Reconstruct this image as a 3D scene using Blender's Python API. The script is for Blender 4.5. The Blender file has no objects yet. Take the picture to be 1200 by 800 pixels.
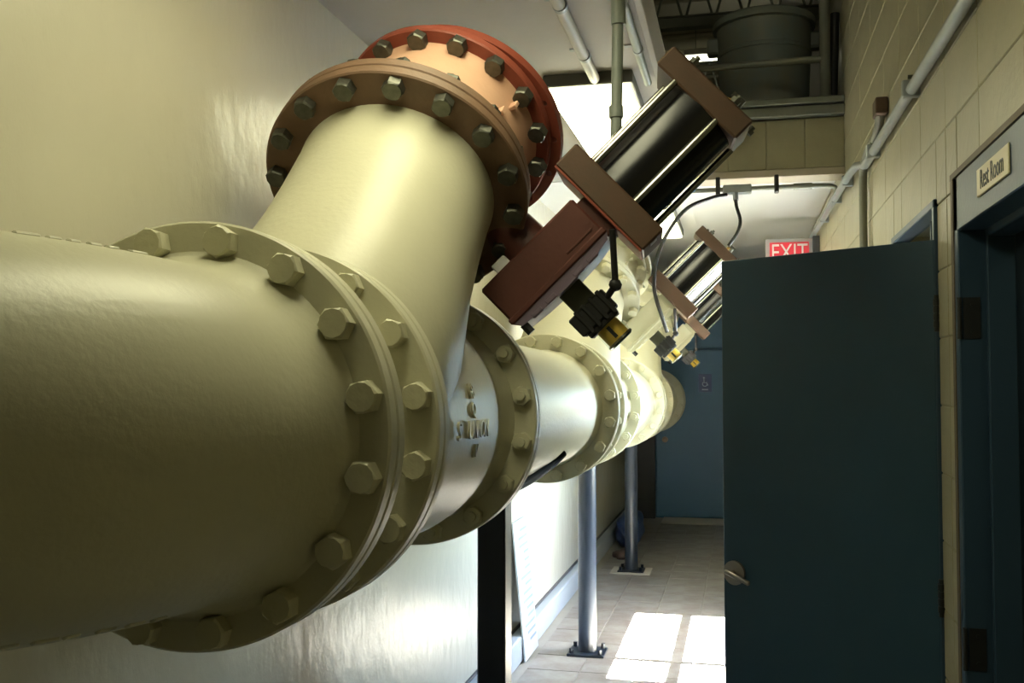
import bpy, bmesh, math, random
from mathutils import Matrix, Vector
random.seed(7)
PI = math.pi
S = bpy.context.scene
COL = S.collection

# ------------------------------------------------------------------ camera, world, sun, exposure
cam = bpy.data.cameras.new('camera')
cam.sensor_width = 36.0
cam.lens = 34.5
cam.clip_start = 0.02
cam_o = bpy.data.objects.new('camera', cam)
cam_o.matrix_world = Matrix(((0.9739, 0.0089, 0.2266, 0), (0.2268, -0.0381, -0.9732, 0), (0, 0.9992, -0.0391, 1.636), (0, 0, 0, 1)))
COL.objects.link(cam_o)
S.camera = cam_o

world = bpy.data.worlds.new('daylight')
S.world = world
world.use_nodes = True
wn = world.node_tree.nodes
sky = wn.new('ShaderNodeTexSky')
sky.sky_type = 'NISHITA'
sky.sun_disc = False
sky.sun_elevation = math.radians(54)
sky.sun_rotation = math.radians(90)
bg = wn['Background']
bg.inputs['Strength'].default_value = 9.0
world.node_tree.links.new(sky.outputs[0], bg.inputs['Color'])

def lamp(name, kind, loc, power, color=(1, 1, 1), direction=None, **kw):
    l = bpy.data.lights.new(name, kind)
    l.energy = power
    l.color = color
    for k, v in kw.items():
        setattr(l, k, v)
    o = bpy.data.objects.new(name, l)
    o.location = loc
    if direction:
        o.rotation_euler = Vector(direction).to_track_quat('-Z', 'Y').to_euler()
    COL.objects.link(o)
    return o

lamp('sun', 'SUN', (6, 6, 9), 2000, (1, .97, .92), (-.705, 0, -1), angle=.009)
S.view_settings.view_transform = 'Standard'
S.view_settings.look = 'None'
S.view_settings.gamma = 1
S.view_settings.use_curve_mapping = False
S.view_settings.exposure = 0.0

# ------------------------------------------------------------------ materials
def mat(name, color, rough=.5, metal=0, bump=0, bscale=40, mottle=0, mscale=6, color2=None, spec=None, emit=None, estr=0, detail=4, stretch=None, coat=0):
    m = bpy.data.materials.new(name)
    m.use_nodes = True
    nt = m.node_tree
    n, L = nt.nodes, nt.links
    b = n['Principled BSDF']
    b.inputs['Base Color'].default_value = (*color, 1)
    b.inputs['Roughness'].default_value = rough
    b.inputs['Metallic'].default_value = metal
    if spec is not None: b.inputs['Specular IOR Level'].default_value = spec
    if coat: b.inputs['Coat Weight'].default_value = coat; b.inputs['Coat Roughness'].default_value = .15
    if emit: b.inputs['Emission Color'].default_value = (*emit, 1); b.inputs['Emission Strength'].default_value = estr
    tc = n.new('ShaderNodeTexCoord')
    mp = n.new('ShaderNodeMapping')
    L.new(tc.outputs['Object'], mp.inputs['Vector'])
    if stretch: mp.inputs['Scale'].default_value = stretch
    if mottle:
        t = n.new('ShaderNodeTexNoise'); t.inputs['Scale'].default_value = mscale; t.inputs['Detail'].default_value = 6
        t.inputs['Roughness'].default_value = .65
        L.new(mp.outputs[0], t.inputs['Vector'])
        r = n.new('ShaderNodeMapRange'); r.inputs[1].default_value = .35; r.inputs[2].default_value = .68
        L.new(t.outputs[0], r.inputs[0])
        mx = n.new('ShaderNodeMix'); mx.data_type = 'RGBA'
        c2 = color2 or tuple(c * .6 for c in color)
        mx.inputs[6].default_value = (*color, 1)
        mx.inputs[7].default_value = (*[a * (1 - mottle) + c * mottle for a, c in zip(color, c2)], 1)
        L.new(r.outputs[0], mx.inputs[0]); L.new(mx.outputs[2], b.inputs['Base Color'])
    if bump:
        t2 = n.new('ShaderNodeTexNoise'); t2.inputs['Scale'].default_value = bscale; t2.inputs['Detail'].default_value = detail
        L.new(mp.outputs[0], t2.inputs['Vector'])
        bp = n.new('ShaderNodeBump'); bp.inputs['Strength'].default_value = bump; bp.inputs['Distance'].default_value = .01
        L.new(t2.outputs[0], bp.inputs['Height']); L.new(bp.outputs[0], b.inputs['Normal'])
    return m

M = {}
M['cream'] = mat('cream_pipe_paint', (.585, .565, .415), .38, bump=.10, bscale=70, mottle=.12, mscale=5)
M['cream_bolt'] = mat('cream_bolt_paint', (.56, .54, .38), .4, bump=.2, bscale=60)
M['rust'] = mat('rust_primer', (.18, .10, .058), .6, bump=.2, bscale=60, mottle=.7, mscale=9, color2=(.12, .075, .045))
M['red'] = mat('red_primer', (.27, .06, .034), .5, bump=.12, bscale=60, mottle=.4, mscale=9, color2=(.17, .03, .018))
M['salmon'] = mat('faded_red_primer', (.66, .40, .27), .55, bump=.1, bscale=50, mottle=.4, mscale=7, color2=(.55, .28, .18))
M['bolt'] = mat('dull_zinc', (.13, .13, .105), .38, metal=.75, bump=.15, bscale=80, mottle=.6, mscale=30, color2=(.05, .05, .04))
M['black_cyl'] = mat('black_gloss_enamel', (.007, .007, .008), .24, bump=.02, bscale=30)
M['rod'] = mat('steel_rod', (.42, .42, .37), .22, metal=1, mottle=.5, mscale=40, color2=(.12, .11, .09))
M['plate'] = mat('brown_plate_paint', (.078, .045, .026), .5, bump=.1, bscale=90, mottle=.5, mscale=14, color2=(.11, .05, .026))
M['housing'] = mat('dark_red_brown_paint', (.095, .027, .018), .5, bump=.08, bscale=70, mottle=.4, mscale=12)
M['cover'] = mat('grey_violet_cover', (.16, .12, .16), .35, bump=.1, bscale=50)
M['black'] = mat('black_plastic', (.010, .010, .010), .5)
M['rubber'] = mat('black_rubber', (.006, .006, .006), .85, spec=.15)
M['neck'] = mat('olive_dark_metal', (.045, .045, .025), .45)
M['amber'] = mat('amber_indicator', (.75, .48, .06), .5)
M['brass'] = mat('brass_fitting', (.55, .36, .12), .3, metal=1)
M['label'] = mat('white_label', (.75, .75, .75), .5)
M['wall_l'] = mat('left_wall_gloss_paint', (.585, .555, .45), .27, bump=.55, bscale=8, detail=8, stretch=(1, 1.2, .75), mottle=.12, mscale=2)
M['wall_r'] = mat('right_wall_block_paint', (.38, .345, .22), .42, bump=.2, bscale=35, mottle=.25, mscale=5)
M['mortar'] = mat('painted_mortar', (.35, .315, .20), .6, bump=.2, bscale=30)
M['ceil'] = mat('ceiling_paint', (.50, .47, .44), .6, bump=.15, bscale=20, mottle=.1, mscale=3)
M['ceil_lit'] = mat('ceiling_paint_lit', (.82, .80, .78), .5, mottle=.05)  # ceiling colour lightened for the daylight glare past the lintel; pale panel shares it
M['gap_shade'] = mat('painted_recess_shade', (.012, .013, .016), .6)
M['lintel'] = mat('lintel_paint', (.55, .47, .36), .6)
M['roof'] = mat('roof_deck', (.45, .42, .32), .7, bump=.1)
M['steel_dark'] = mat('dark_joist_steel', (.20, .21, .17), .5, mottle=.4)
M['greyrail'] = mat('grey_rail_paint', (.20, .20, .16), .5, mottle=.3)
M['conduit'] = mat('grey_conduit', (.40, .43, .44), .35, metal=.3, mottle=.3, mscale=12)
M['white_pipe'] = mat('white_pipe_paint', (.62, .60, .56), .4, mottle=.2)
M['drop'] = mat('grey_green_pipe', (.30, .34, .30), .4, mottle=.2)
M['can'] = mat('grey_plastic_can', (.20, .24, .235), .5, bump=.1, bscale=12, mottle=.5, mscale=5, color2=(.26, .21, .13))
M['door'] = mat('dark_teal_door_paint', (.018, .055, .090), .42, bump=.05, bscale=90)
M['door_far'] = mat('blue_door_paint', (.055, .15, .26), .45, bump=.05, bscale=90)
M['frame'] = mat('dark_blue_frame_paint', (.026, .056, .095), .4, bump=.05, bscale=60)
M['frame_edge'] = mat('brown_frame_edge', (.11, .08, .045), .6)
M['post'] = mat('blue_grey_post_paint', (.012, .018, .030), .34, spec=.3, bump=.04, bscale=60, mottle=.3, mscale=8)
M['post_dark'] = mat('black_blue_post_paint', (.008, .010, .018), .4)
M['tile'] = mat('grey_floor_tile', (.30, .285, .265), .38, bump=.06, bscale=30, mottle=.9, mscale=5, color2=(.17, .135, .11))
M['grout'] = mat('floor_base', (.36, .34, .30), .6, mottle=.3)
M['curb'] = mat('grey_blue_curb', (.38, .42, .46), .5, bump=.1, bscale=30)
M['darkgap'] = mat('dark_wall_joint', (.06, .06, .07), .6)
M['paper'] = mat('white_board', (.70, .74, .78), .5)
M['ink'] = mat('grey_blue_ink', (.30, .38, .50), .6)
M['exit_red'] = mat('exit_red', (.55, .02, .04), .4)
M['exit_white'] = mat('exit_white', (.8, .78, .75), .4)
M['exit_frame'] = mat('exit_grey_frame', (.28, .26, .26), .5)
M['sign'] = mat('beige_sign', (.60, .53, .33), .4)
M['sign_ink'] = mat('sign_black', (.02, .02, .02), .5)
M['blue_sign'] = mat('blue_sign', (.01, .03, .13), .4)
M['white_sign'] = mat('white_symbol', (.55, .62, .70), .5)
M['bluebag'] = mat('blue_plastic', (.012, .035, .14), .4, bump=.4, bscale=8)
M['rag'] = mat('dark_brown_cloth', (.06, .035, .035), .9)
M['brush'] = mat('worn_nickel', (.36, .32, .28), .35, metal=.9)
M['hinge'] = mat('dark_hinge', (.03, .032, .033), .45, metal=.5, mottle=.5, mscale=60)
M['pad'] = mat('pale_grout_pad', (.55, .51, .45), .8)
M['outside'] = mat('outside_concrete', (.80, .78, .75), .9, mottle=.2)
M['lens'] = mat('lit_lamp_lens', (.8, .8, .8), .5, emit=(1, .965, .62), estr=11)
M['tube'] = mat('lit_strip_tube', (.8, .8, .8), .5, emit=(1, 1, .74), estr=8)
M['lamp_pan'] = mat('lamp_pan_grey', (.10, .10, .085), .5)
M['window_frame'] = mat('window_frame_paint', (.12, .16, .19), .4)

def glass():
    m = bpy.data.materials.new('window_glass'); m.use_nodes = True
    nt = m.node_tree; n = nt.nodes; n.clear()
    t = n.new('ShaderNodeBsdfTransparent'); t.inputs[0].default_value = (.92, .95, .94, 1)
    g = n.new('ShaderNodeBsdfGlossy'); g.inputs['Roughness'].default_value = .02
    mx = n.new('ShaderNodeMixShader'); o = n.new('ShaderNodeOutputMaterial')
    mx.inputs[0].default_value = .06; nt.links.new(t.outputs[0], mx.inputs[1]); nt.links.new(g.outputs[0], mx.inputs[2]); nt.links.new(mx.outputs[0], o.inputs[0])
    return m
M['glass'] = glass()

# ------------------------------------------------------------------ helpers
def finish(bm, name, m, smooth=None):
    me = bpy.data.meshes.new(name)
    bmesh.ops.recalc_face_normals(bm, faces=bm.faces)
    bm.to_mesh(me); bm.free()
    if m: me.materials.append(M[m] if isinstance(m, str) else m)
    if smooth is not None:
        for p in me.polygons: p.use_smooth = True
        me.set_sharp_from_angle(angle=math.radians(smooth))
    return me

def put(name, me, parent=None, mw=None, loc=None):
    o = bpy.data.objects.new(name, me)
    COL.objects.link(o)
    if parent: o.parent = parent
    if mw is not None: o.matrix_local = mw
    if loc is not None: o.location = loc
    return o

def obj(name, bm, m, parent=None, smooth=None, mw=None, loc=None):
    return put(name, finish(bm, name, m, smooth), parent, mw, loc)

def tag(o, label=None, cat=None, group=None, kind=None):
    if label: o['label'] = label
    if cat: o['category'] = cat
    if group: o['group'] = group
    if kind: o['kind'] = kind
    return o

def thing(name, label, cat, mw=None, loc=None, group=None):
    o = bpy.data.objects.new(name, None)
    o.empty_display_size = .1
    COL.objects.link(o)
    if mw is not None: o.matrix_world = mw
    if loc is not None: o.location = loc
    return tag(o, label, cat, group)

def box(bm, lo, hi, bev=0, mw=None, seg=1):
    lo, hi = Vector(lo), Vector(hi)
    r = bmesh.ops.create_cube(bm, size=1)
    vs = r['verts']
    for v in vs:
        v.co = Vector([(lo[i] + hi[i]) / 2 + v.co[i] * (hi[i] - lo[i]) for i in range(3)])
    if bev:
        es = list({e for v in vs for e in v.link_edges})
        r2 = bmesh.ops.bevel(bm, geom=es, offset=bev, segments=seg, affect='EDGES', profile=.5)
        vs = list({v for f in r2['faces'] for v in f.verts} | {v for v in vs if v.is_valid})
    if mw is not None: bmesh.ops.transform(bm, matrix=mw, verts=vs)
    return bm

def boxm(lo, hi, bev=0, mw=None, seg=1):
    return box(bmesh.new(), lo, hi, bev, mw, seg)

def frame_from(origin, ydir, zhint=(0, 0, 1)):
    y = Vector(ydir).normalized()
    z = Vector(zhint); z = (z - y * z.dot(y)).normalized()
    x = y.cross(z)
    m = Matrix.Identity(4)
    for i, a in enumerate((x, y, z)):
        m[0][i], m[1][i], m[2][i] = a
    m.translation = Vector(origin)
    return m

def loft(bm, rings, cap0=True, cap1=True):
    """rings: list of lists of points, same count"""
    vr = [[bm.verts.new(p) for p in r] for r in rings]
    n = len(vr[0])
    for a, b in zip(vr, vr[1:]):
        for i in range(n):
            bm.faces.new((a[i], a[(i + 1) % n], b[(i + 1) % n], b[i]))
    if cap0: bm.faces.new(list(reversed(vr[0])))
    if cap1: bm.faces.new(vr[-1])
    return bm

def circle(c, nrm, r, n=48, zhint=(0, 0, 1)):
    f = frame_from(c, nrm, zhint)
    return [f @ Vector((r * math.sin(2 * PI * i / n), 0, r * math.cos(2 * PI * i / n))) for i in range(n)]

def rev(profile, n=64, cap0=True, cap1=True, bm=None):
    """revolve (r, y) about local Y"""
    bm = bm or bmesh.new()
    return loft(bm, [[(r * math.sin(2 * PI * i / n), y, r * math.cos(2 * PI * i / n)) for i in range(n)] for r, y in profile], cap0, cap1)

def tube_pts(bm, pts, r, n=10, cap=True):
    pts = [Vector(p) for p in pts]
    rings = []
    zh = Vector((.013, .021, 1))
    for i, p in enumerate(pts):
        a = pts[max(i - 1, 0)]; b = pts[min(i + 1, len(pts) - 1)]
        t = (b - a).normalized()
        if abs(t.dot(zh.normalized())) > .97: zh = Vector((1, .3, .1))
        zh = (zh - t * zh.dot(t)).normalized()
        x = t.cross(zh)
        rings.append([p + r * (math.cos(2 * PI * k / n) * x + math.sin(2 * PI * k / n) * zh) for k in range(n)])
    return loft(bm, rings, cap, cap)

def spline(pts, k=6):
    pts = [Vector(p) for p in pts]
    out = []
    for i in range(len(pts) - 1):
        p0, p1, p2, p3 = pts[max(i - 1, 0)], pts[i], pts[i + 1], pts[min(i + 2, len(pts) - 1)]
        for j in range(k):
            t = j / k
            out.append(.5 * ((2 * p1) + (p2 - p0) * t + (2 * p0 - 5 * p1 + 4 * p2 - p3) * t * t + (3 * p1 - p0 - 3 * p2 + p3) * t ** 3))
    out.append(pts[-1])
    return out

def cyl(a, b, r, n=16, bm=None, r2=None):
    bm = bm or bmesh.new()
    d = Vector(b) - Vector(a)
    zh = (0, 0, 1) if abs(d.normalized().z) < .9 else (0, 1, 0)
    return loft(bm, [circle(a, d, r, n, zh), circle(b, d, r2 if r2 else r, n, zh)])

def text_mesh(s, size, depth, name, xs=1.0):
    cu = bpy.data.curves.new(name, 'FONT')
    cu.body = s; cu.size = size; cu.extrude = depth; cu.align_x = 'CENTER'; cu.align_y = 'CENTER'
    o = bpy.data.objects.new(name + '_curve', cu)
    COL.objects.link(o)
    dg = bpy.context.evaluated_depsgraph_get()
    me = bpy.data.meshes.new_from_object(o.evaluated_get(dg))
    bpy.data.objects.remove(o)
    for v in me.vertices: v.co.x *= xs
    return me

# ------------------------------------------------------------------ the setting
XL, XR, YB, ZC = -1.32, .58, 11.85, 2.86       # left wall, right wall, far wall, low ceiling
ZR = 4.75                                       # roof deck
Y0 = -2.2                                       # wall behind the camera

fl = obj('floor', boxm((XL - .2, Y0 - .2, -.12), (XR + 2.0, YB + .2, -.006)), 'grout')
tag(fl, 'grey tiled corridor floor with sunlit patch', kind='structure')
ts = .305
tile_me = finish(boxm((-ts / 2 + .003, -ts / 2 + .003, -.012), (ts / 2 - .003, ts / 2 - .003, 0), .002), 'floor_tile', 'tile')
for i in range(6):
    for j in range(24):
        x = XL + .12 + ts * (i + .5); y = 4.6 + ts * (j + .5)
        if x + ts / 2 > XR or y + ts / 2 > YB: continue
        t = put('floor_tile', tile_me, fl, loc=(x, y, random.uniform(-.001, .001)))
        t.rotation_euler = (0, 0, random.choice((0, PI / 2, PI, -PI / 2)))

wl = obj('wall_left', boxm((XL - .2, Y0, 0), (XL, YB, ZR)), 'wall_l')
tag(wl, 'glossy cream painted plaster wall behind the big pipe', kind='structure')
bl = obj('baseboard_left', boxm((XL, Y0, 0), (XL + .07, YB - .35, .15), .008), 'curb')
tag(bl, 'grey blue curb along the foot of the left wall', kind='structure')
obj('wall_joint', boxm((XL, Y0, .152), (XL + .012, YB - .35, .166)), 'darkgap', bl)

# right wall: mortar backing with openings, painted blocks as children
OPEN = [(1.95, 2.865, 0, 2.18), (3.15, 3.99, 0, 2.18), (5.40, 7.02, .9, 2.12)]   # rest room doorway, second doorway, window
def cut_rects(y0, y1, z0, z1, holes):
    rects = [(y0, y1, z0, z1)]
    for h in holes:
        out = []
        for r in rects:
            a, b, c, d = r
            if h[0] >= b or h[1] <= a or h[2] >= d or h[3] <= c: out.append(r); continue
            if a < h[0]: out.append((a, h[0], c, d)); a = h[0]
            if b > h[1]: out.append((h[1], b, c, d)); b = h[1]
            if c < h[2]: out.append((a, b, c, h[2]))
            if d > h[3]: out.append((a, b, h[3], d))
        rects = out
    return rects
wr = thing('wall_right', 'painted concrete block wall with doorways on the right', None)
tag(wr, kind='structure')
for k, r in enumerate(cut_rects(Y0, YB, 0, ZR, OPEN)):
    obj('mortar_backing', boxm((XR + .004, r[0], r[2]), (XR + .19, r[1], r[3])), 'mortar', wr)
def block_me(w, h):
    return finish(boxm((0, -w / 2, -h / 2), (.02, w / 2, h / 2), .003), 'concrete_block', 'wall_r')
full = block_me(.397, .197)
cache = {}
for j in range(-1, 24):
    for k in range(0, 20):
        y0 = 2.207 + .4 * j; z0 = -.04 + .2 * k
        y1, z1 = y0 + .4, z0 + .2
        if z0 < 2.1 and not (2.6 < y0 < 3.3 and z0 > .1): continue
        if y1 > YB or (y0 > 6.6 and z1 > 2.9): continue
        for r in cut_rects(y0, y1, z0, z1, OPEN):
            w, h = r[1] - r[0] - .003, r[3] - r[2] - .003
            if w < .01 or h < .01: continue
            key = (round(w, 3), round(h, 3))
            if key not in cache: cache[key] = block_me(w, h)
            put('concrete_block', cache[key], wr, loc=(XR + random.uniform(-.0008, .0008), (r[0] + r[1]) / 2, (r[2] + r[3]) / 2))

wb = obj('wall_back', boxm((XL - .2, YB, 0), (XR + 2.0, YB + .2, ZR)), 'door_far')
tag(wb, 'blue painted end wall with the far door', kind='structure')
obj('upper_face', boxm((XL, YB - .01, 2.1), (XR, YB, ZR)), 'wall_l', wb)
wf = obj('wall_front', boxm((XL - .2, Y0 - .2, 0), (XR + 2, Y0, ZR)), 'wall_r')
tag(wf, 'painted wall behind the viewer', kind='structure')

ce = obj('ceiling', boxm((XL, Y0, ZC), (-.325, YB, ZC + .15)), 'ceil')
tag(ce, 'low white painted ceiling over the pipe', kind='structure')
obj('ceiling_panel', boxm((-.325, 5.93, ZC), (XR, YB, ZC + .15)), 'ceil_lit', ce)
obj('ceiling_panel', boxm((XL, 5.93, ZC - .004), (-.325, YB, ZC)), 'ceil_lit', ce)  # thin skin that only carries the light-brightened ceiling colour
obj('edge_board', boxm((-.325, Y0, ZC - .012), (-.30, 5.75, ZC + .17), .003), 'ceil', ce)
ro = obj('trim_1', boxm((XL - .2, Y0 - .2, ZR), (XR + .2, YB + .2, ZR + .15)), 'roof')
tag(ro, 'cream corrugated roof deck high above the platform', kind='structure')
for k in range(14):
    obj('deck_rib', boxm((XL, 5.9 + k * .42, ZR - .04), (XR, 6.05 + k * .42, ZR), .01), 'roof', ro)

bmw = obj('wall_beam', boxm((-.325, 5.754, 2.80), (XR, 5.93, 3.12)), 'mortar')
bmw.name = 'trim_2'
tag(bmw, 'block lintel crossing the corridor below the platform', kind='structure')
x = XR
while x > -.30:
    xa = max(x - .213, -.32)
    obj('lintel_block', boxm((xa + .001, 5.745, 2.835), (x - .001, 5.758, 3.115), .003), 'wall_r', bmw)
    x -= .213
obj('lintel_soffit', boxm((-.325, 5.742, 2.79), (XR, 5.93, 2.832), .003), 'lintel', bmw)
lf = obj('trim_3', boxm((XL, 5.95, 3.05), (XR, YB, 3.2)), 'greyrail')
tag(lf, 'grey storage platform floor above the corridor', kind='structure')
obj('edge_channel', boxm((-.325, 5.70, 3.125), (XR, 5.95, 3.18), .004), 'greyrail', lf)
obj('channel_lip', boxm((-.325, 5.69, 3.19), (XR, 5.95, 3.225), .004), 'greyrail', lf)
obj('loft_panel', boxm((XL, YB - .03, 3.2), (XR, YB - .012, ZR)), 'roof', lf)
obj('pale_panel', boxm((.30, 7.2, 3.2), (XR, 7.24, ZR), .004), 'ceil_lit', lf)

# outside seen only by its light
og = obj('trim_4', boxm((XR + .2, -6, -.2), (16, 20, -.05)), 'outside')
tag(og, 'pale concrete yard outside the doorway and windows', kind='structure')

for nm, lo, hi, m, lab in (('wall_vestibule', (XR + 1.9, 3.06, 0), (XR + 2.0, 5.2, 2.7), 'wall_r', 'outer wall of the side room'), ('wall_vestibule', (XR + .19, 5.1, 0), (XR + 1.9, 5.2, 2.7), 'wall_r', 'far wall of the side room'),
                           ('ceiling_vestibule', (XR + .19, 3.06, 2.7), (XR + 2.0, 5.2, 2.8), 'ceil', 'white ceiling of the side room')):
    tag(obj(nm, boxm(lo, hi), m), lab, kind='structure')
# doorways ------------------------------------------------------------------
d1 = thing('door_1', 'dark blue metal rest room doorway frame on the right', None)
tag(d1, kind='structure')
y0, y1, zt = 1.95, 2.865, 2.18
obj('jamb', boxm((XR - .012, y1 - .055, 0), (XR + .20, y1, zt), .003), 'frame', d1)
obj('jamb_stop', boxm((XR + .055, y1 - .075, 0), (XR + .125, y1 - .055, 2.07), .003), 'frame', d1)
obj('jamb_edge', boxm((XR - .015, y1 - .012, 0), (XR + .02, y1 + .016, zt + .014)), 'frame_edge', d1)
obj('jamb', boxm((XR - .012, y0, 0), (XR + .20, y0 + .055, zt), .003), 'frame', d1)
obj('header', boxm((XR - .012, y0, 2.035), (XR + .20, y1, zt), .003), 'frame', d1)
obj('header_stop', boxm((XR + .055, y0, 2.015), (XR + .125, y1, 2.04), .003), 'frame', d1)
obj('header_edge', boxm((XR - .016, y0 - .016, zt), (XR + .02, y1 + .016, zt + .016)), 'frame_edge', d1)
for z in (1.80, .93, .22):
    h = obj('hinge', boxm((XR - .002, y1 - .0575, z - .055), (XR + .040, y1 - .055, z + .055)), 'hinge', d1)
    obj('hinge_pin', cyl((XR - .012, y1 - .058, z - .055), (XR - .012, y1 - .058, z + .055), .006, 8), 'hinge', d1, 40)
    for q in (-.035, .035):
        obj('screw', cyl((XR + .02, y1 - .0575, z + q), (XR + .02, y1 - .0595, z + q), .005, 8), 'hinge', h)
# rest room interior
rr = obj('wall_restroom', boxm((XR + 1.75, .5, 0), (XR + 1.85, 3.1, 2.7)), 'wall_r')
tag(rr, 'pale inner wall of the rest room', kind='structure')
rp = obj('wall_partition', boxm((XR + .19, 2.87, 0), (XR + 1.75, 2.99, 2.7)), 'wall_r'); tag(rp, 'block partition of the rest room', kind='structure')
rq = obj('wall_partition', boxm((XR + .19, .5, 0), (XR + 1.75, .62, 2.7)), 'wall_r'); tag(rq, 'near partition of the rest room', kind='structure')
rc = obj('ceiling_restroom', boxm((XR + .19, .5, 2.7), (XR + 1.85, 3.1, 2.8)), 'ceil'); tag(rc, 'white rest room ceiling', kind='structure')

sg = thing('rest_room_sign', 'small beige sign reading Rest Room above the right doorway', 'sign', loc=(XR - .012, 2.42, 2.112))
obj('sign_plate', boxm((-.005, -.145, -.034), (0, .145, .034), .002), 'sign', sg)
me = text_mesh('Rest Room', .066, .0006, 'sign_lettering', .72)
me.materials.append(M['sign_ink'])
put('sign_lettering', me, sg, Matrix(((0, 0, -1, -.0056), (-1, 0, 0, 0), (0, 1, 0, 0), (0, 0, 0, 1))))

d2 = thing('door_2', 'blue frame of the open doorway behind the teal door', None)
tag(d2, kind='structure')
y0, y1 = 3.15, 3.99
for a, b in ((y0, y0 + .03), (y1 - .05, y1)):
    obj('jamb', boxm((XR - .010, a, 0), (XR + .05, b, zt), .003), 'frame', d2)
obj('header', boxm((XR - .012, y0, 2.155), (XR + .05, y1, zt), .003), 'frame', d2)
obj('transom_bar', boxm((XR + .02, y0, 2.05), (XR + .08, y1, 2.07), .003), 'frame', d2)
obj('transom_mullion', boxm((XR + .03, 3.42, 2.07), (XR + .05, 3.435, 2.155)), 'frame', d2)
obj('transom_pane', boxm((XR + .036, y0 + .05, 2.07), (XR + .040, y1 - .05, 2.155)), 'glass', d2)

# the open teal leaf
hv = Vector((.594, 3.19, 0)); ev = Vector((-.040, 3.60, 0))
dv = (ev - hv); W = dv.length
ang = math.atan2(dv.y, dv.x)
lf2 = thing('door_3', 'dark teal door leaf standing open across the corridor', None, mw=Matrix.Translation(hv) @ Matrix.Rotation(ang, 4, 'Z'))
tag(lf2, kind='structure')
obj('door_leaf', boxm((0, 0, .012), (W, .044, 2.058), .002), 'door', lf2)
hd = obj('door_handle', cyl((W - .047, .044, .965), (W - .047, .054, .965), .042, 24), 'brush', lf2, 40)
obj('lever', cyl((W - .047, .054, .965), (W - .047, .074, .965), .011, 12), 'brush', hd, 40)
obj('lever_bar', boxm((W - .128, .070, .957), (W - .024, .083, .973), .004, Matrix.Translation(Vector((W - .047, 0, .965))) @ Matrix.Rotation(-.30, 4, 'Y') @ Matrix.Translation(-Vector((W - .047, 0, .965)))), 'brush', hd, 40)
for z in (1.835, .99, .2):
    h = obj('hinge', cyl((-.006, .047, z - .055), (-.006, .047, z + .055), .0075, 10), 'hinge', lf2, 40)
    for q in (-.033, -.011, .011, .033):
        obj('hinge_knuckle', cyl((-.006, .047, z + q - .009), (-.006, .047, z + q + .009), .010, 10), 'hinge', h, 40)

# hidden daylight window in the right wall
w1 = thing('window_1', 'tall right wall window behind the teal door letting the sun in', None)
tag(w1, kind='structure')
y0, y1, z0, z1 = 5.40, 7.02, .9, 2.12
for lo, hi in (((XR, y0, z0), (XR + .1, y0 + .04, z1)), ((XR, y1 - .04, z0), (XR + .1, y1, z1)), ((XR, y0, z0), (XR + .1, y1, z0 + .04)), ((XR, y0, z1 - .04), (XR + .1, y1, z1)),
               ((XR + .02, 5.80, z0), (XR + .07, 5.86, z1)), ((XR + .02, y0, 1.40), (XR + .07, y1, 1.45))):
    obj('window_bar', boxm(lo, hi, .003), 'window_frame', w1)
obj('window_pane', boxm((XR + .044, y0, z0), (XR + .048, y1, z1)), 'glass', w1)
def portal(y, z, sy, sz):
    l = lamp('sky_portal', 'AREA', (XR + .21, y, z), 1, direction=(-1, 0, 0), shape='RECTANGLE', size=sz, size_y=sy)
    l.data.cycles.is_portal = True
    l.rotation_euler = Matrix(((0, 0, 1), (0, 1, 0), (-1, 0, 0))).to_euler()
portal(6.21, 1.51, 1.62, 1.22)

# far door
fd = thing('door_4', 'blue far door at the end of the corridor', None)
tag(fd, kind='structure')
obj('door_leaf', boxm((-.985, YB - .06, .03), (-.10, YB - .012, 1.985), .004), 'door_far', fd)
obj('transom_panel', boxm((-.985, YB - .05, 2.005), (-.05, YB - .012, 2.7), .004), 'door_far', fd)
obj('recess_shade', boxm((XL, YB - .10, 0), (-1.0, YB - .02, 2.7)), 'gap_shade', fd)  # solid near-black slab painting in the shade of the recess
obj('threshold', boxm((-.90, YB - .5, 0), (-.05, YB - .06, .018), .004), 'pad', fd)
k = obj('door_knob', cyl((-.88, YB - .06, .93), (-.88, YB - .068, .93), .035, 16), 'brush', fd, 40)
obj('knob_ball', rev([(.012, 0), (.014, -.03), (.03, -.045), (.03, -.065), (.015, -.075)], 14), 'brush', k, 40, Matrix.Translation((-.88, YB - .068, .93)))
tag(bl)
ad = thing('accessible_sign', 'small blue square sign on the far door', 'sign', loc=(-.41, YB - .06, 1.60))
obj('sign_plate', boxm((-.075, -.006, -.105), (.075, 0, .105), .002), 'blue_sign', ad)
def ring(c, r0, r1, y, a0=0, a1=2 * PI, n=20):
    bm = bmesh.new(); prev = None
    for i in range(n + 1):
        a = a0 + (a1 - a0) * i / n
        p = [bm.verts.new((c[0] + r * math.cos(a), yy, c[1] + r * math.sin(a))) for r in (r0, r1) for yy in (y, y - .002)]
        if prev:
            for q in ((0, 1, 3, 2),):
                pass
            bm.faces.new((prev[0], prev[2], p[2], p[0])); bm.faces.new((prev[1], p[1], p[3], prev[3]))
            bm.faces.new((prev[0], p[0], p[1], prev[1])); bm.faces.new((prev[2], prev[3], p[3], p[2]))
        prev = p
    return bm
obj('symbol_wheel', ring((-.002, -.012), .022, .032, -.0065, 2.2, 7.2), 'white_sign', ad)
bm = bmesh.new()
tube_pts(bm, [(-.012, -.008, .045), (-.010, -.008, .004), (.020, -.008, .002), (.034, -.008, -.03)], .006, 6)
obj('symbol_body', bm, 'white_sign', ad)
obj('symbol_head', cyl((-.012, -.006, .060), (-.012, -.009, .060), .011, 12), 'white_sign', ad)
obj('sign_text_strip', boxm((-.035, -.0075, -.085), (.035, -.006, -.07)), 'white_sign', ad)

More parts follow.
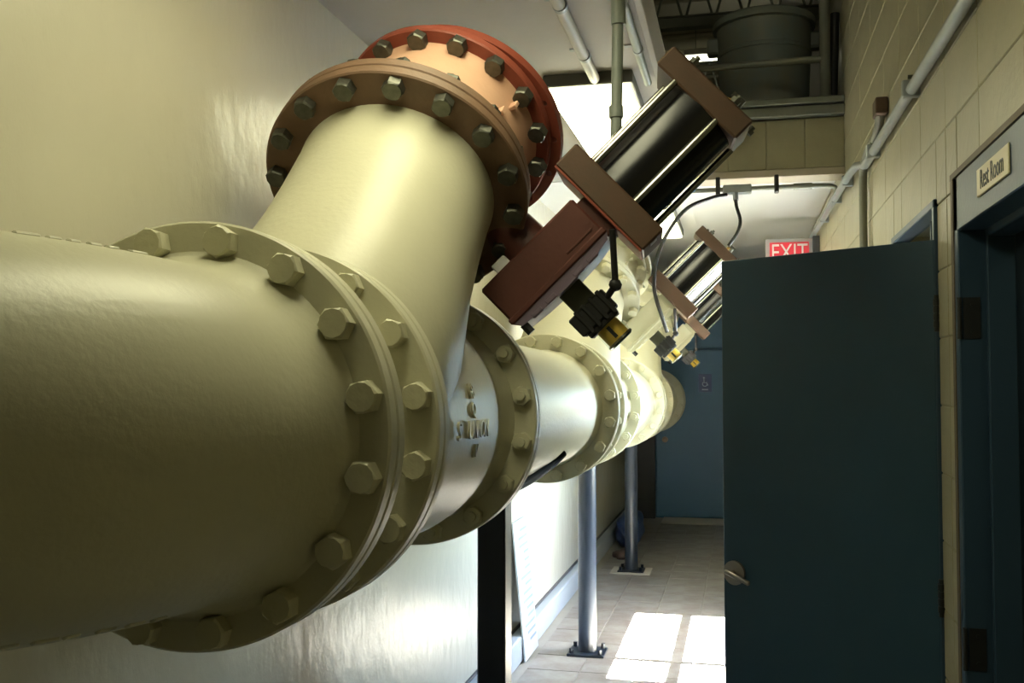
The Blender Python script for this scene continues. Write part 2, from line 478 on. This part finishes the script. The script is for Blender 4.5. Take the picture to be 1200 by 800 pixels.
# ------------------------------------------------------------------ big pipe run
AX = Vector((-.878, 1.438, 1.5475)); AD = Vector((-.007, .9998, -.0143)).normalized()
def on_axis(t): return frame_from(AX + AD * t, AD)
R, RB, RP, FT = .35, .3165, .268, .034

def head_mesh(m, name='bolt_head', r=.0275, h=.030):
    bm = bmesh.new()
    hexa = lambda rr, y: [(rr * math.sin(PI / 3 * i + .2), y, rr * math.cos(PI / 3 * i + .2)) for i in range(6)]
    c12 = lambda rr, y: [(rr * math.sin(PI / 6 * i + .2), y, rr * math.cos(PI / 6 * i + .2)) for i in range(12)]
    vr = [bm.verts.new(p) for p in hexa(r, 0)]
    v1 = [bm.verts.new(p) for p in hexa(r, -h * .82)]
    v2 = [bm.verts.new(p) for p in c12(r * .84, -h)]
    for i in range(6):
        j = (i + 1) % 6
        bm.faces.new((vr[i], vr[j], v1[j], v1[i]))
        bm.faces.new((v1[i], v1[j], v2[2 * j], v2[2 * i + 1], v2[2 * i]))
    bm.faces.new(v2); bm.faces.new(vr)
    return finish(bm, name, m)
def nut_mesh(m, r=.0275, h=.024, stud=.05):
    bm = bmesh.new()
    hexa = lambda rr, y: [(rr * math.sin(PI / 3 * i), y, rr * math.cos(PI / 3 * i)) for i in range(6)]
    c12 = lambda rr, y: [(rr * math.sin(PI / 6 * i), y, rr * math.cos(PI / 6 * i)) for i in range(12)]
    vr = [bm.verts.new(p) for p in hexa(r, 0)]
    v1 = [bm.verts.new(p) for p in hexa(r, -h * .85)]
    v2 = [bm.verts.new(p) for p in c12(r * .84, -h)]
    v3 = [bm.verts.new(p) for p in c12(r * .48, -h)]
    v4 = [bm.verts.new(p) for p in c12(r * .45, -h - .012)]
    for i in range(6):
        j = (i + 1) % 6
        bm.faces.new((vr[i], vr[j], v1[j], v1[i]))
        bm.faces.new((v1[i], v1[j], v2[2 * j], v2[2 * i + 1], v2[2 * i]))
    for a, b in ((v2, v3), (v3, v4)):
        for i in range(12): bm.faces.new((a[i], a[(i + 1) % 12], b[(i + 1) % 12], b[i]))
    bm.faces.new(v4); bm.faces.new(vr)
    return finish(bm, 'bolt_nut', m)
HEAD, NUT = head_mesh('cream_bolt'), nut_mesh('cream_bolt')
HEADZ, NUTZ = head_mesh('bolt'), nut_mesh('bolt')
def bolts(parent, fr, me, name='bolt_head', rb=RB, n=16, flip=False, phase=.5):
    """fr: frame (local to parent) of a flange face; heads point to -Y of it (or +Y when flipped)"""
    for k in range(n):
        a = 2 * PI * (k + phase) / n
        m = fr @ Matrix.Rotation(a, 4, 'Y') @ Matrix.Translation((0, 0, rb)) @ Matrix.Rotation(random.uniform(0, 1), 4, 'Y')
        if flip: m = m @ Matrix.Rotation(PI, 4, 'Z')
        put(name, me, parent, m)
def flange_bm(r=R, t=FT, bev=.004, n=96):
    return rev([(r - bev, 0), (r, bev), (r, t - bev), (r - bev, t)], n)
FL = finish(flange_bm(), 'flange', 'cream', 30)
I4 = Matrix.Identity(4)
T = lambda y: Matrix.Translation((0, y, 0))

# cast elbow nearest the viewer: flange face plane at t=0, body runs back toward the viewer and bends to the wall
el = thing('pipe_elbow', 'big cream cast pipe elbow in the left foreground', 'pipe fitting', mw=on_axis(0))
bm = bmesh.new(); rings = []
path = [(0, 0, 0)]
rb_, st = .62, .08
seq = [(0.001, .300), (-.008, .292), (-.02, .288), (-.04, .280), (-st, .271)]
for y, r in seq: rings.append(circle((0, y, 0), (0, -1, 0), r, 72))
for i in range(1, 15):
    a = math.radians(50) * i / 14
    rings.append(circle((-rb_ * (1 - math.cos(a)), -st - rb_ * math.sin(a), .016 * i / 14), (-math.sin(a), -math.cos(a), 0), .270 - .007 * i / 14, 72))
a = math.radians(50); e = Vector((-rb_ * (1 - math.cos(a)), -st - rb_ * math.sin(a), .016)); dr = Vector((-math.sin(a), -math.cos(a), 0))
rings.append(circle(e + dr * .12, dr, .262, 72))
loft(bm, rings)
obj('elbow_body', bm, 'cream', el, 40)
put('flange', FL, el, T(0))
bolts(el, T(0), HEAD)
# casting flash along top and bottom seams
for th in (78, -66):
    sl = .20
    while sl < .62:
        a = max(0, (sl - st)) / rb_
        q = min(1, a / math.radians(50))
        rr = .270 - .007 * q
        cx = Vector((math.cos(a), -math.sin(a), 0))
        rad = cx * math.cos(math.radians(th)) + Vector((0, 0, math.sin(math.radians(th))))
        c = Vector((-rb_ * (1 - math.cos(a)), -st - rb_ * math.sin(a), .016 * q)) + rad * rr
        t = Vector((-math.sin(a), -math.cos(a), 0))
        l = random.uniform(.014, .034)
        obj('casting_flash', boxm((-.006, -l / 2, -.004), (.006, l / 2, .0028), .002), 'cream', el, mw=frame_from(c, t, rad))
        sl += l + random.uniform(.004, .014)

SPACING = 3.09
place = ['nearest the viewer', 'second from the viewer, before the sunlit round post', 'third from the viewer, past the sunlit floor', 'farthest, close to the blue far door']
def unit(k):
    t0 = SPACING * k
    # short flanged spool piece
    sp = thing('short_spool', 'short cream flanged spool ' + ['behind the foreground elbow', 'joining the long grey spool to the second wye', 'between the second long spool and the third wye', 'closing the pipe run near the far door'][k], 'pipe fitting', mw=on_axis(t0 + FT + .003), group='short spools in the pipe run')
    L = .258 - .003
    obj('spool_body', rev([(.285, .0), (.27, .02), (.268, L / 2), (.27, L - .02), (.285, L)], 64), 'cream', sp, 40)
    put('flange', FL, sp, T(0)); put('flange', FL, sp, T(L - FT))
    bolts(sp, T(L - FT), HEAD)
    if k == 3:
        bf = obj('blind_flange', flange_bm(), 'cream', sp, 30, T(L + .003))
        return
    # wye
    wy = thing('pipe_wye', 'cream cast wye with rising branch, ' + place[k], 'pipe fitting', mw=on_axis(t0 + .258 + FT + .003), group='wyes in the pipe run')
    Lw = .90 - .003
    obj('wye_run', rev([(.30, FT - .002), (.288, FT + .02), (.285, .2), (.295, .45), (.297, .58), (.292, .66), (.276, .72), (.270, .78), (.278, Lw - FT - .02), (.29, Lw - FT + .002)], 96), 'cream', wy, 40)
    put('flange', FL, wy, T(0)); put('flange', FL, wy, T(Lw - FT))
    bolts(wy, T(Lw - FT), NUT, 'bolt_nut')
    inv = on_axis(0).inverted() @ Matrix.Identity(4)
    l0 = on_axis(.258 + FT + .003).inverted()
    c1 = l0 @ Vector((-.878, 2.424, 2.128)); n1 = (l0.to_3x3() @ Vector((0, .69, .72))).normalized()
    b0 = c1 - n1 * .845
    rings = []
    for s, r in ((0, .262), (.15, .285), (.28, .288), (.40, .276), (.52, .265), (.65, .2605), (.80, .2595), (.846, .262)):
        rings.append(circle(b0 + n1 * s, n1, r, 72))
    bm = bmesh.new(); loft(bm, rings)
    obj('branch', bm, 'cream', wy, 40)
    bfm = 'rust' if k == 0 else 'cream'
    ff = frame_from(c1, n1)
    obj('branch_flange', flange_bm(), bfm, wy, 30, ff)
    bolts(wy, ff, HEADZ if k == 0 else HEAD, phase=.62)
    if k == 0:
        for s, size, tt, th, xs in (('18', .05, .70, 14, 1.0), ('Q', .045, .70, 6, 1.0), ('S', .06, .578, -3, 1.0), ('UNION', .06, .745, -3, 1.0), ('N', .045, .735, -12.5, 1.0)):
            tm = text_mesh(s, size, .003, 'raised_lettering', xs)
            for v in tm.vertices:
                p = v.co.copy()
                rr = .2965 + p.z
                aa = math.radians(th) + p.y / .297
                v.co = (rr * math.cos(aa), (tt - .258 - FT) + p.x * .9, rr * math.sin(aa))
            tm.materials.append(M['cream'])
            put('raised_lettering', tm, wy)
    # long spool to the next unit
    ls = thing('long_spool', ['long cream pipe spool resting on the square near-black post', 'sunlit white-looking long spool past the second wye', 'distant long spool before the far door'][k], 'pipe', mw=on_axis(t0 + 1.158 + FT + .003), group='long spools in the pipe run')
    L2 = SPACING - 1.158 - FT - .003
    obj('spool_pipe', rev([(.275, 0), (.263, FT + .02), (.262, L2 / 2), (.263, L2 - FT - .02), (.275, L2 + .001)], 64), 'cream', ls, 40)
    put('flange', FL, ls, T(0)); put('flange', FL, ls, T(L2))
    bolts(ls, T(L2), HEAD)
for k in range(4): unit(k)

# ------------------------------------------------------------------ valves with cylinder actuators
V = Vector((.684, .684 * 0 + .034, .70)) # placeholder, replaced below
VA = Vector((.7112, .0330, .6910)); WA = Vector((.7112, .0880, -.7080)); NA = Vector((-.09, .995, .035))
def ortho(o):
    v = VAx.normalized(); w = (WAx - v * WAx.dot(v)).normalized(); n = w.cross(v)
    if n.y < 0: n = -n
    m = Matrix.Identity(4)
    for i, a in enumerate((v, w, n)):
        m[0][i], m[1][i], m[2][i] = a
    m.translation = o
    return m
# directions taken in the corridor frame
VAx = Vector((.7 * .9739 + .7 * .0089 + .1 * .2266, .7 * .2268 - .7 * .0381 - .1 * .9732, .7 * .9992 - .1 * .0391))
WAx = Vector((.7 * .9739 - .705 * .0089 + .1 * .2266, .7 * .2268 + .705 * .0381 - .1 * .9732, -.705 * .9992 - .1 * .0391))

def valve(k, dz=0, dx=0):
    off = AD * (SPACING * k) + Vector((dx, 0, dz))
    c1 = Vector((-.878, 2.424, 2.128)) + AD * (SPACING * k); n1 = Vector((0, .69, .72)).normalized()
    c2 = Vector((-.824, 2.677, 2.346)) + AD * (SPACING * k); n2 = Vector((.123, .713, .69)).normalized()
    lab = ['red primed valve with black cylinder actuator, nearest the viewer', 'cream valve with black cylinder actuator behind the nearest red one', 'farthest valve with short black cylinder above the sunlit pipe'][k]
    base = Matrix.Translation(c1)
    va = thing('actuated_valve', lab, 'valve', mw=base, group='actuated valves on the rising branches')
    iv = base.inverted()
    red, sal, ru = ('red', 'salmon', 'rust') if k == 0 else ('cream', 'cream', 'cream')
    hz, nz = (HEADZ, NUTZ) if k == 0 else (HEAD, NUT)
    f0 = frame_from(iv @ (c1 + n1 * (FT + .004)), n1)
    obj('inlet_flange', flange_bm(.348), ru if k else 'rust', va, 30, f0)
    bolts(va, f0 @ T(FT), nz, 'bolt_nut', flip=True, phase=.62)
    p0 = iv @ (c1 + n1 * (2 * FT + .003)); p1 = iv @ c2
    bm = bmesh.new(); rings = []
    for s, r in ((0, .29), (.08, .278), (.2, .272), (.5, .268), (.8, .264), (.93, .266), (1.0, .275)):
        rings.append(circle(p0.lerp(p1, s), n1.lerp(n2, s), r, 64))
    loft(bm, rings); obj('valve_body', bm, sal, va, 40)
    f2 = frame_from(iv @ c2, n2)
    obj('outlet_flange', flange_bm(.312, .03), red, va, 30, f2)
    bolts(va, f2, hz, rb=.2865, phase=.22)
    # mating plate with open holes
    bm = bmesh.new()
    n = 128; ro_ = .314
    oc = [bm.verts.new((ro_ * math.sin(2 * PI * i / n), 0, ro_ * math.cos(2 * PI * i / n))) for i in range(n)]
    es = [bm.edges.new((oc[i], oc[(i + 1) % n])) for i in range(n)]
    for kk in range(16):
        a = 2 * PI * (kk + .5) / 16
        hc = [bm.verts.new((.294 * math.sin(a) + .0095 * math.cos(2 * PI * i / 10), 0, .294 * math.cos(a) + .0095 * math.sin(2 * PI * i / 10))) for i in range(10)]
        es += [bm.edges.new((hc[i], hc[(i + 1) % 10])) for i in range(10)]
    bmesh.ops.triangle_fill(bm, use_beauty=True, use_dissolve=False, edges=es)
    r = bmesh.ops.extrude_face_region(bm, geom=bm.faces[:])
    bmesh.ops.translate(bm, vec=(0, .03, 0), verts=[g for g in r['geom'] if isinstance(g, bmesh.types.BMVert)])
    obj('blind_flange', bm, red, va, None, f2 @ Matrix.Translation((.018, .036, -.022)))
    # small tappings on the body
    for s in (.55, .8):
        p = p0.lerp(p1, s); f = frame_from(p, n2) @ Matrix.Rotation(math.radians(62 + 14 * s), 4, 'Y')
        obj('tapping', boxm((-.006, -.014, .262), (.006, .014, .285), .002), sal, va, mw=f)
    # actuator, its own frame: x along the cylinder, y along the shaft (away from valve), z away from viewer
    A = iv @ ortho(Vector((-.5025, 2.594, 1.940)) + off)
    neck_a = (p0 + p1) / 2; neck_b = A @ Vector((0, -.05, 0))
    obj('shaft_neck', cyl(neck_a, neck_b, .07, 24), 'housing' if k == 0 else 'cream', va, 40)
    hm = 'housing' if k == 0 else 'cream'
    pm = 'plate'
    ho = obj('gear_housing', boxm((-.168, -.072, -.10), (.170, .048, .12), .006), hm, va, mw=A)
    obj('housing_lid', boxm((-.172, .036, -.104), (.174, .054, .124), .004), hm, ho)
    cv = obj('cover_plate', finish_bm(), 'cover' if k == 0 else 'cream', ho)
    for a in (-.12, -.07, .03, .08):
        obj('cover_pocket', boxm((a, .066, -.100), (a + .038, .082, -.07), .004), 'cover' if k == 0 else 'cream', ho)
    obj('housing_rib', boxm((.06, .018, -.1025), (.15, .024, -.099), .001), hm, ho)
    obj('side_lug', boxm((-.105, -.098, -.09), (-.06, -.07, -.05), .003), 'label' if k == 0 else 'cream', ho)
    obj('drain_plug', cyl((-.150, .07, -.08), (-.150, .10, -.08), .013, 6), 'black', ho)
    obj('yoke_neck', boxm((.165, -.055, -.085), (.205, .065, .105), .004), hm, va, mw=A)
    lp = obj('lower_plate', boxm((.200, -.162, -.115), (.278, .156, .165), .005), pm, va, mw=A)
    obj('plate_label', boxm((.228, .156, -.09), (.250, .158, -.045), .0005), 'label', lp)
    obj('plate_edge', boxm((.195, -.160, -.113), (.201, .154, .163), .001), 'red' if k == 0 else 'plate', lp)
    cy = obj('cylinder_barrel', rev([(.112, .275), (.112, .568)], 64), 'black_cyl', va, 40, A @ Matrix(((0, 1, 0, 0), (1, 0, 0, -.004), (0, 0, 1, .02), (0, 0, 0, 1))))
    up = obj('upper_plate', boxm((.565, -.163, -.095), (.628, .120, .15), .005), pm, va, mw=A)
    for y, z in ((-.128, .06), (-.095, -.085), (.051, -.085), (.118, .06)):
        ro2 = obj('tie_rod', cyl((.276, y, z), (.567, y, z), .0095, 12), 'rod', va, 40, A)
        obj('rod_nut', cyl((.628, y, z), (.641, y, z), .014, 6), 'bolt', ro2)
        obj('rod_end', cyl((.641, y, z), (.651, y, z), .007, 8), 'bolt', ro2)
    ft = obj('air_fitting', cyl((.627, .035, .0), (.648, .035, 0), .016, 6), 'brass', va, 40, A)
    obj('fitting_elbow', cyl((.648, .035, 0), (.668, .035, 0), .010, 10), 'brass', ft, 40)
    obj('fitting_union', cyl((.661, .022, 0), (.661, .062, 0), .012, 8), 'bolt', ft, 40)
    ls = obj('limit_switch', boxm((-.064, .145, -.055), (.060, .205, .055), .004), 'black', va, mw=A)
    obj('switch_stem', boxm((-.036, .07, -.035), (.036, .148, .035), .004), 'neck', ls)
    for q in (-.04, -.015, .012, .038):
        obj('switch_fin', boxm((q, .140, -.060), (q + .012, .215, .060), .002), 'black', ls)
    obj('switch_flange', boxm((-.052, .205, -.05), (.048, .222, .05), .003), 'black', ls)
    ind = obj('indicator_drum', rev([(.034, .220), (.034, .272)], 24), 'amber', ls, 40)
    obj('indicator_mark', boxm((-.006, .228, -.036), (.004, .264, -.0335)), 'sign_ink', ind)
    obj('indicator_cap', rev([(.040, .270), (.041, .276), (.034, .281)], 24), 'rod', ls, 40)
    obj('indicator_window', rev([(.039, .218), (.039, .272)], 24, False, False), 'glass', ls, 40)
    obj('link_rod', cyl((.186, .062, -.11), (.095, .163, -.075), .009, 10), 'black', va, 40, A)
    obj('cable_gland', rev([(.004, -.017), (.013, -.012), (.017, 0), (.013, .012), (.004, .017)], 14), 'black', va, 40, A @ Matrix.Translation((.092, .166, -.074)))
    obj('gland_stub', cyl((.092, .166, -.074), (.056, .172, -.05), .009, 10), 'black', va, 40, A)

def finish_bm():
    """tapered ribbed cover seen on the shaft side of the housing"""
    bm = bmesh.new()
    pts = [(-.168, .054), (-.155, .072), (-.09, .080), (.0, .084), (.10, .080), (.160, .070), (.172, .054)]
    return loft(bm, [[(a, b, z) for a, b in pts] for z in (-.098, .118)])
valve(0); valve(1, .06, -.02); valve(2, .11, -.02)

# ------------------------------------------------------------------ support posts
def post(y, label, square=False, pad=True):
    t = (y - AX.y) / AD.y
    c = AX + AD * t
    x = c.x
    top = c.z - .262
    p = thing('support_post', label, 'post', loc=(x, y, 0), group='posts carrying the pipe run')
    if square:
        obj('post_shaft', boxm((-.053, -.053, .015), (.053, .053, top - .0), .006), 'post_dark', p)
        obj('base_plate', boxm((-.11, -.11, 0), (.11, .11, .016), .003), 'post_dark', p)
    else:
        obj('post_shaft', cyl((0, 0, .015), (0, 0, top), .055, 32), 'post', p, 40)
        obj('base_plate', boxm((-.11, -.10, 0), (.11, .10, .016), .003), 'post', p)
        for sx in (-1, 1):
            for sy in (-1, 1):
                obj('anchor_bolt', cyl((sx * .085, sy * .075, .016), (sx * .085, sy * .075, .045), .013, 6), 'post', p)
        bm = bmesh.new()
        loft(bm, [[(rr * math.sin(math.radians(a)), yy, (c.z) - rr * math.cos(math.radians(a))) for rr, yy in ((.263, -.06), (.263, .06), (.276, .06), (.276, -.06))] for a in range(-30, 31, 6)])
        obj('saddle', bm, 'post', p)
        if pad:
            obj('grout_pad', boxm((-.17, -.16, -.001), (.17, .16, .004), .003), 'pad', p)
post(3.55, 'square near-black post under the first long spool', True)
post(5.90, 'round blue-grey post at the edge of the sunlit floor patch', pad=False)
post(8.50, 'farther round dark post standing on a pale grout pad')

# black hose hugging the spool underside
hs = obj('rubber_hose', tube_pts(bmesh.new(), spline([(-.93, 2.72, 1.245), (-.86, 2.95, 1.243), (-.80, 3.25, 1.252), (-.762, 3.55, 1.266), (-.722, 3.78, 1.305), (-.690, 3.86, 1.345)]), .016, 10), 'rubber', smooth=40)
tag(hs, 'black rubber hose tucked under the first long spool', 'hose')

# ------------------------------------------------------------------ ceiling services
def run(name, label, cat, pts, r, m, group=None, smoothpts=False, n=14):
    o = obj(name, tube_pts(bmesh.new(), spline(pts) if smoothpts else pts, r, n), m, smooth=40)
    return tag(o, label, cat, group)
dp = run('drop_pipe', 'grey vertical drop pipe hanging behind the black cylinder', 'pipe', [(-.335, 2.806, ZC), (-.340, 2.81, 2.6), (-.346, 2.817, 2.33)], .0165, 'drop')
obj('pipe_coupling', cyl((-.336, 2.806, 2.665), (-.337, 2.807, 2.79), .0215, 16), 'drop', dp, 40)
obj('pipe_coupling', cyl((-.345, 2.816, 2.395), (-.346, 2.817, 2.43), .021, 16), 'drop', dp, 40)
p1 = run('ceiling_pipe', 'white pipe strapped under the low ceiling, left of the drop pipe', 'pipe', [(-.55, Y0 + .02, ZC - .028), (-.555, 4.02, ZC - .028)], .021, 'white_pipe')
p2 = run('ceiling_pipe', 'grey pipe strapped under the ceiling edge, right of the drop pipe', 'pipe', [(-.352, Y0 + .02, ZC - .022), (-.355, 3.95, ZC - .022)], .016, 'drop')
for pp, x, r in ((p1, -.552, .024), (p2, -.354, .019)):
    for y in (3.05, 3.55):
        obj('pipe_strap', rev([(r, -.012), (r, .012)], 16), 'conduit', pp, 40, Matrix.Translation((x, y, ZC - (.028 if r > .02 else .022))))
        obj('strap_ear', boxm((x - r - .03, y - .012, ZC - .006), (x - r + .006, y + .012, ZC)), 'conduit', pp)

def lamp_box(name, label, loc, L, W, power, color=(1, .95, .80), along='y'):
    f = thing(name, label, 'lamp', loc=loc)
    obj('lamp_pan', boxm((-W / 2, -L / 2, .0), (W / 2, L / 2, .05), .004), 'lamp_pan', f)
    obj('lamp_lens', boxm((-W / 2 + .012, -L / 2 + .012, -.022), (W / 2 - .012, L / 2 - .012, .001), .008), 'lens', f)
    return f
lamp_box('ceiling_lamp', 'lit wraparound ceiling lamp with grey pan beyond the drop pipe', (-.585, 4.43, ZC - .05), 1.2, .36, 30)
lamp_box('ceiling_lamp', 'lit wraparound ceiling lamp above the foreground elbow', (-.60, 1.72, ZC - .05), 1.25, .36, 30)
lamp_box('ceiling_lamp', 'lit ceiling lamp in the far bright corridor past the lintel', (-.62, 7.4, ZC - .055), 1.25, .36, 30)
lamp_box('ceiling_lamp', 'added unseen fill lamp inside the rest room', (1.5, 1.9, 2.65), .35, .20, 30)  # added out of view to brighten the inside of the doorway
lamp_box('ceiling_lamp', 'added unseen fill lamp inside the side room behind the teal door', (1.5, 4.2, 2.65), 1.0, .36, 30)  # added out of view to whiten what shows through the transom
def strip(label, loc, L, z2):
    f = thing('strip_lamp', label, 'lamp', loc=loc)
    obj('lamp_pan', boxm((-L / 2, -.05, .03), (L / 2, .05, .08), .004), 'white_pipe', f)
    obj('lamp_tube', cyl((-L / 2, 0, 0), (L / 2, 0, 0), .02, 12), 'tube', f, 40)
    for s in (-1, 1):
        obj('lamp_socket', boxm((s * L / 2 - .012, -.02, -.025), (s * L / 2 + .012, .02, .03)), 'label', f)
        obj('hanger', cyl((s * L / 2.4, 0, .08), (s * L / 2.4, 0, z2 - loc[2]), .004, 6), 'steel_dark', f)
strip('lit fluorescent strip hanging behind the grey trash can', (.14, 8.7, 4.46), 1.2, ZR)
strip('lit fluorescent strip high over the viewer', (.12, .9, 4.2), 1.2, ZR)
strip('added unseen fill strip high above the open shaft before the platform', (.12, 4.2, 4.45), 1.2, ZR)  # added out of view to light the trash can, upper wall and lintel
strip('lit fluorescent strip high behind the viewer', (.12, -.9, 4.2), 1.2, ZR)

# open web joists
def joist(y, z0, z1, label):
    j = thing('roof_joist', label, 'joist', loc=(0, y, 0), group='open web roof joists')
    for z in (z0, z1):
        obj('chord', boxm((XL, -.04, z - .035), (XR, .04, z + .035), .004), 'steel_dark', j)
        obj('chord_lip', boxm((XL, -.06, z + (.035)), (XR, .06, z + .042)), 'greyrail', j)
    n = 9; w = (XR - XL) / n
    for i in range(n):
        a, b = XL + w * i, XL + w * (i + 1)
        m = (a + b) / 2
        obj('web_rod', cyl((a, 0, z1), (m, 0, z0), .009, 8), 'steel_dark', j, 40)
        obj('web_rod', cyl((m, 0, z0), (b, 0, z1), .009, 8), 'steel_dark', j, 40)
joist(7.0, 4.17, 4.55, 'nearer dark open web joist behind the trash can')
joist(9.4, 4.30, 4.68, 'farther dark open web joist behind the nearer one')

# trash can on the platform
tc = thing('trash_can', 'dark grey round plastic trash can standing on the upper platform', 'trash can', loc=(.158, 6.22, 3.225))
tc.scale = (.92, .92, 1)
obj('can_body', rev([(.268, 0), (.28, .01), (.298, .30), (.302, .40), (.309, .405), (.309, .425), (.303, .43), (.312, .60), (.30, .60), (.29, .05)], 64, True, True), 'can', tc, 30, Matrix(((1, 0, 0, 0), (0, 0, 1, 0), (0, 1, 0, 0), (0, 0, 0, 1))))
obj('can_rim', rev([(.312, .575), (.335, .58), (.338, .615), (.325, .63), (.305, .63)], 64, False, False), 'can', tc, 30, Matrix(((1, 0, 0, 0), (0, 0, 1, 0), (0, 1, 0, 0), (0, 0, 0, 1))))
for s in (-1, 1):
    obj('can_handle', boxm((min(s * .29, s * .375), -.05, .44), (max(s * .29, s * .375), .05, .54), .012), 'can', tc)

# guard rail of the platform
gr = thing('guard_rail', 'grey pipe guard rail in front of the trash can', 'railing', loc=(0, 5.82, 3.225))
obj('rail_post', cyl((.487, 0, 0), (.487, 0, 1.1), .030, 20), 'greyrail', gr, 40)
obj('post_foot', cyl((.487, 0, 0), (.487, 0, .03), .045, 20), 'greyrail', gr, 40)
obj('rail_bar', cyl((-.30, 0, .24), (.487, 0, .25), .021, 16), 'greyrail', gr, 40)
obj('rail_bar', cyl((-.30, 0, 1.05), (.487, 0, 1.06), .021, 16), 'greyrail', gr, 40)
lp = obj('loose_tube', cyl((.530, 5.87, 3.226), (.552, 5.90, 3.76), .026, 16), 'black', smooth=40)
tag(lp, 'dark open tube leaning in the corner beside the guard rail', 'tube')

# ------------------------------------------------------------------ right wall services
cr = run('wall_conduit', 'long grey conduit running along the right wall', 'conduit', [(.553, Y0 + .02, 2.56), (.553, 2.5, 2.575), (.553, 4.62, 2.60), (.540, 4.85, 2.645), (.540, 5.1, 2.665), (.545, 8.3, 2.745)], .019, 'conduit')
for y, z in ((3.40, 2.59), (4.35, 2.60), (5.35, 2.672), (5.95, 2.69), (6.8, 2.71)):
    obj('conduit_clamp', boxm((.524, y - .014, z - .028), (.58, y + .014, z + .028), .004), 'conduit', cr)
    obj('clamp_screw', cyl((.575, y - .02, z + .034), (.54, y - .02, z + .034), .007, 8), 'bolt', cr)
jb = thing('junction_box', 'small brown box with drop conduit on the right wall', 'box', loc=(.58, 4.12, 2.72))
obj('box_body', boxm((-.05, -.05, -.03), (-.003, .05, .035), .004), 'plate', jb)
obj('box_conduit', tube_pts(bmesh.new(), spline([(-.026, .0, -.02), (-.026, .10, -.07), (-.026, .38, -.08), (-.026, .56, -.12), (-.026, .60, -.25), (-.026, .60, -.62)]), .018, 12), 'greyrail', jb, 40)
bc = thing('lintel_conduit', 'grey conduit with fitting running under the block lintel', 'conduit', loc=(0, 5.715, 2.725))
obj('conduit_tube', tube_pts(bmesh.new(), spline([(-.29, 0, 0), (.1, 0, 0), (.44, 0, 0), (.515, .02, -.005), (.53, .10, -.01), (.53, .5, -.02), (.53, 1.6, .0)]), .013, 12), 'greyrail', bc, 40)
obj('conduit_fitting', boxm((-.09, -.03, -.03), (.07, .02, .022), .006), 'conduit', bc)
obj('conduit_coupling', cyl((.30, 0, 0), (.40, 0, 0), .018, 12), 'greyrail', bc, 40)
obj('conduit_strap', boxm((.195, -.02, -.03), (.22, .03, .07), .004), 'black', bc)
obj('conduit_strap', boxm((-.13, -.02, -.03), (-.105, .03, .07), .004), 'black', bc)
c1 = run('flexible_cable', 'black looping cable from lintel conduit to the second limit switch', 'cable', [(-.07, 5.69, 2.69), (-.16, 5.62, 2.66), (-.305, 5.53, 2.575), (-.432, 5.50, 2.37), (-.466, 5.50, 2.157), (-.426, 5.52, 1.99), (-.40, 5.56, 1.905)], .011, 'black', smoothpts=True)
c2 = run('flexible_cable', 'short black cable from lintel conduit to the second cylinder top', 'cable', [(-.02, 5.69, 2.695), (-.015, 5.67, 2.62), (.005, 5.62, 2.53), (-.01, 5.60, 2.46), (-.06, 5.60, 2.385)], .010, 'black', smoothpts=True)
obj('cable_connector', cyl((-.02, 5.69, 2.70), (-.018, 5.68, 2.655), .016, 10), 'conduit', c2, 40)

ex = thing('exit_sign', 'red and white EXIT sign bracketed off the right wall', 'sign', loc=(.365, 7.6, 2.585))
obj('sign_case', boxm((-.175, -.03, -.105), (.165, .03, .105), .004), 'exit_frame', ex)
obj('sign_face', boxm((-.145, -.033, -.078), (.138, -.028, .078), .002), 'exit_red', ex)
me = text_mesh('EXIT', .175, .001, 'exit_lettering', .74)
me.materials.append(M['exit_white'])
put('exit_lettering', me, ex, Matrix(((1, 0, 0, -.003), (0, 0, -1, -.0345), (0, 1, 0, -.003), (0, 0, 0, 1))))
obj('sign_mount', boxm((.165, -.03, -.07), (.215, .03, .12), .004), 'black', ex)

# ------------------------------------------------------------------ loose things on the floor
nb = thing('notice_board', 'white notice board of faint text leaning on the left wall curb', 'board', mw=Matrix.Translation((-1.225, 5.62, 0)) @ Matrix.Rotation(math.radians(-5.5), 4, 'Y'))
obj('board_panel', boxm((-.012, 0, .004), (0, .36, .80), .002), 'paper', nb)
for i in range(15):
    z = .74 - i * .046
    w = random.uniform(.14, .28)
    obj('text_line', boxm((0, .34 - w, z - .008), (.0015, .335, z + .008)), 'ink', nb)
bb = bmesh.new()
bmesh.ops.create_icosphere(bb, subdivisions=4, radius=1)
for v in bb.verts:
    n = math.sin(v.co.x * 5 + 1) * math.cos(v.co.y * 6) * .12 + math.sin(v.co.z * 9 + v.co.x * 4) * .07
    v.co *= 1 + n
    v.co.x *= .13; v.co.y *= .42; v.co.z *= .20
    v.co.z = max(v.co.z, -.14) + .14
bg_ = obj('plastic_bag', bb, 'bluebag', smooth=60, loc=(-1.10, 9.95, 0))
tag(bg_, 'crumpled dark blue plastic bag on the floor by the left wall', 'bag')
bb = bmesh.new()
bmesh.ops.create_icosphere(bb, subdivisions=3, radius=1)
for v in bb.verts:
    v.co *= 1 + math.sin(v.co.x * 6) * math.cos(v.co.y * 5) * .18
    v.co.x *= .11; v.co.y *= .17; v.co.z = max(v.co.z * .04, -.02) + .02
rg = obj('floor_rag', bb, 'rag', smooth=60, loc=(-1.06, 9.15, 0))
tag(rg, 'dark brown rag lying on the floor between the round posts', 'rag')
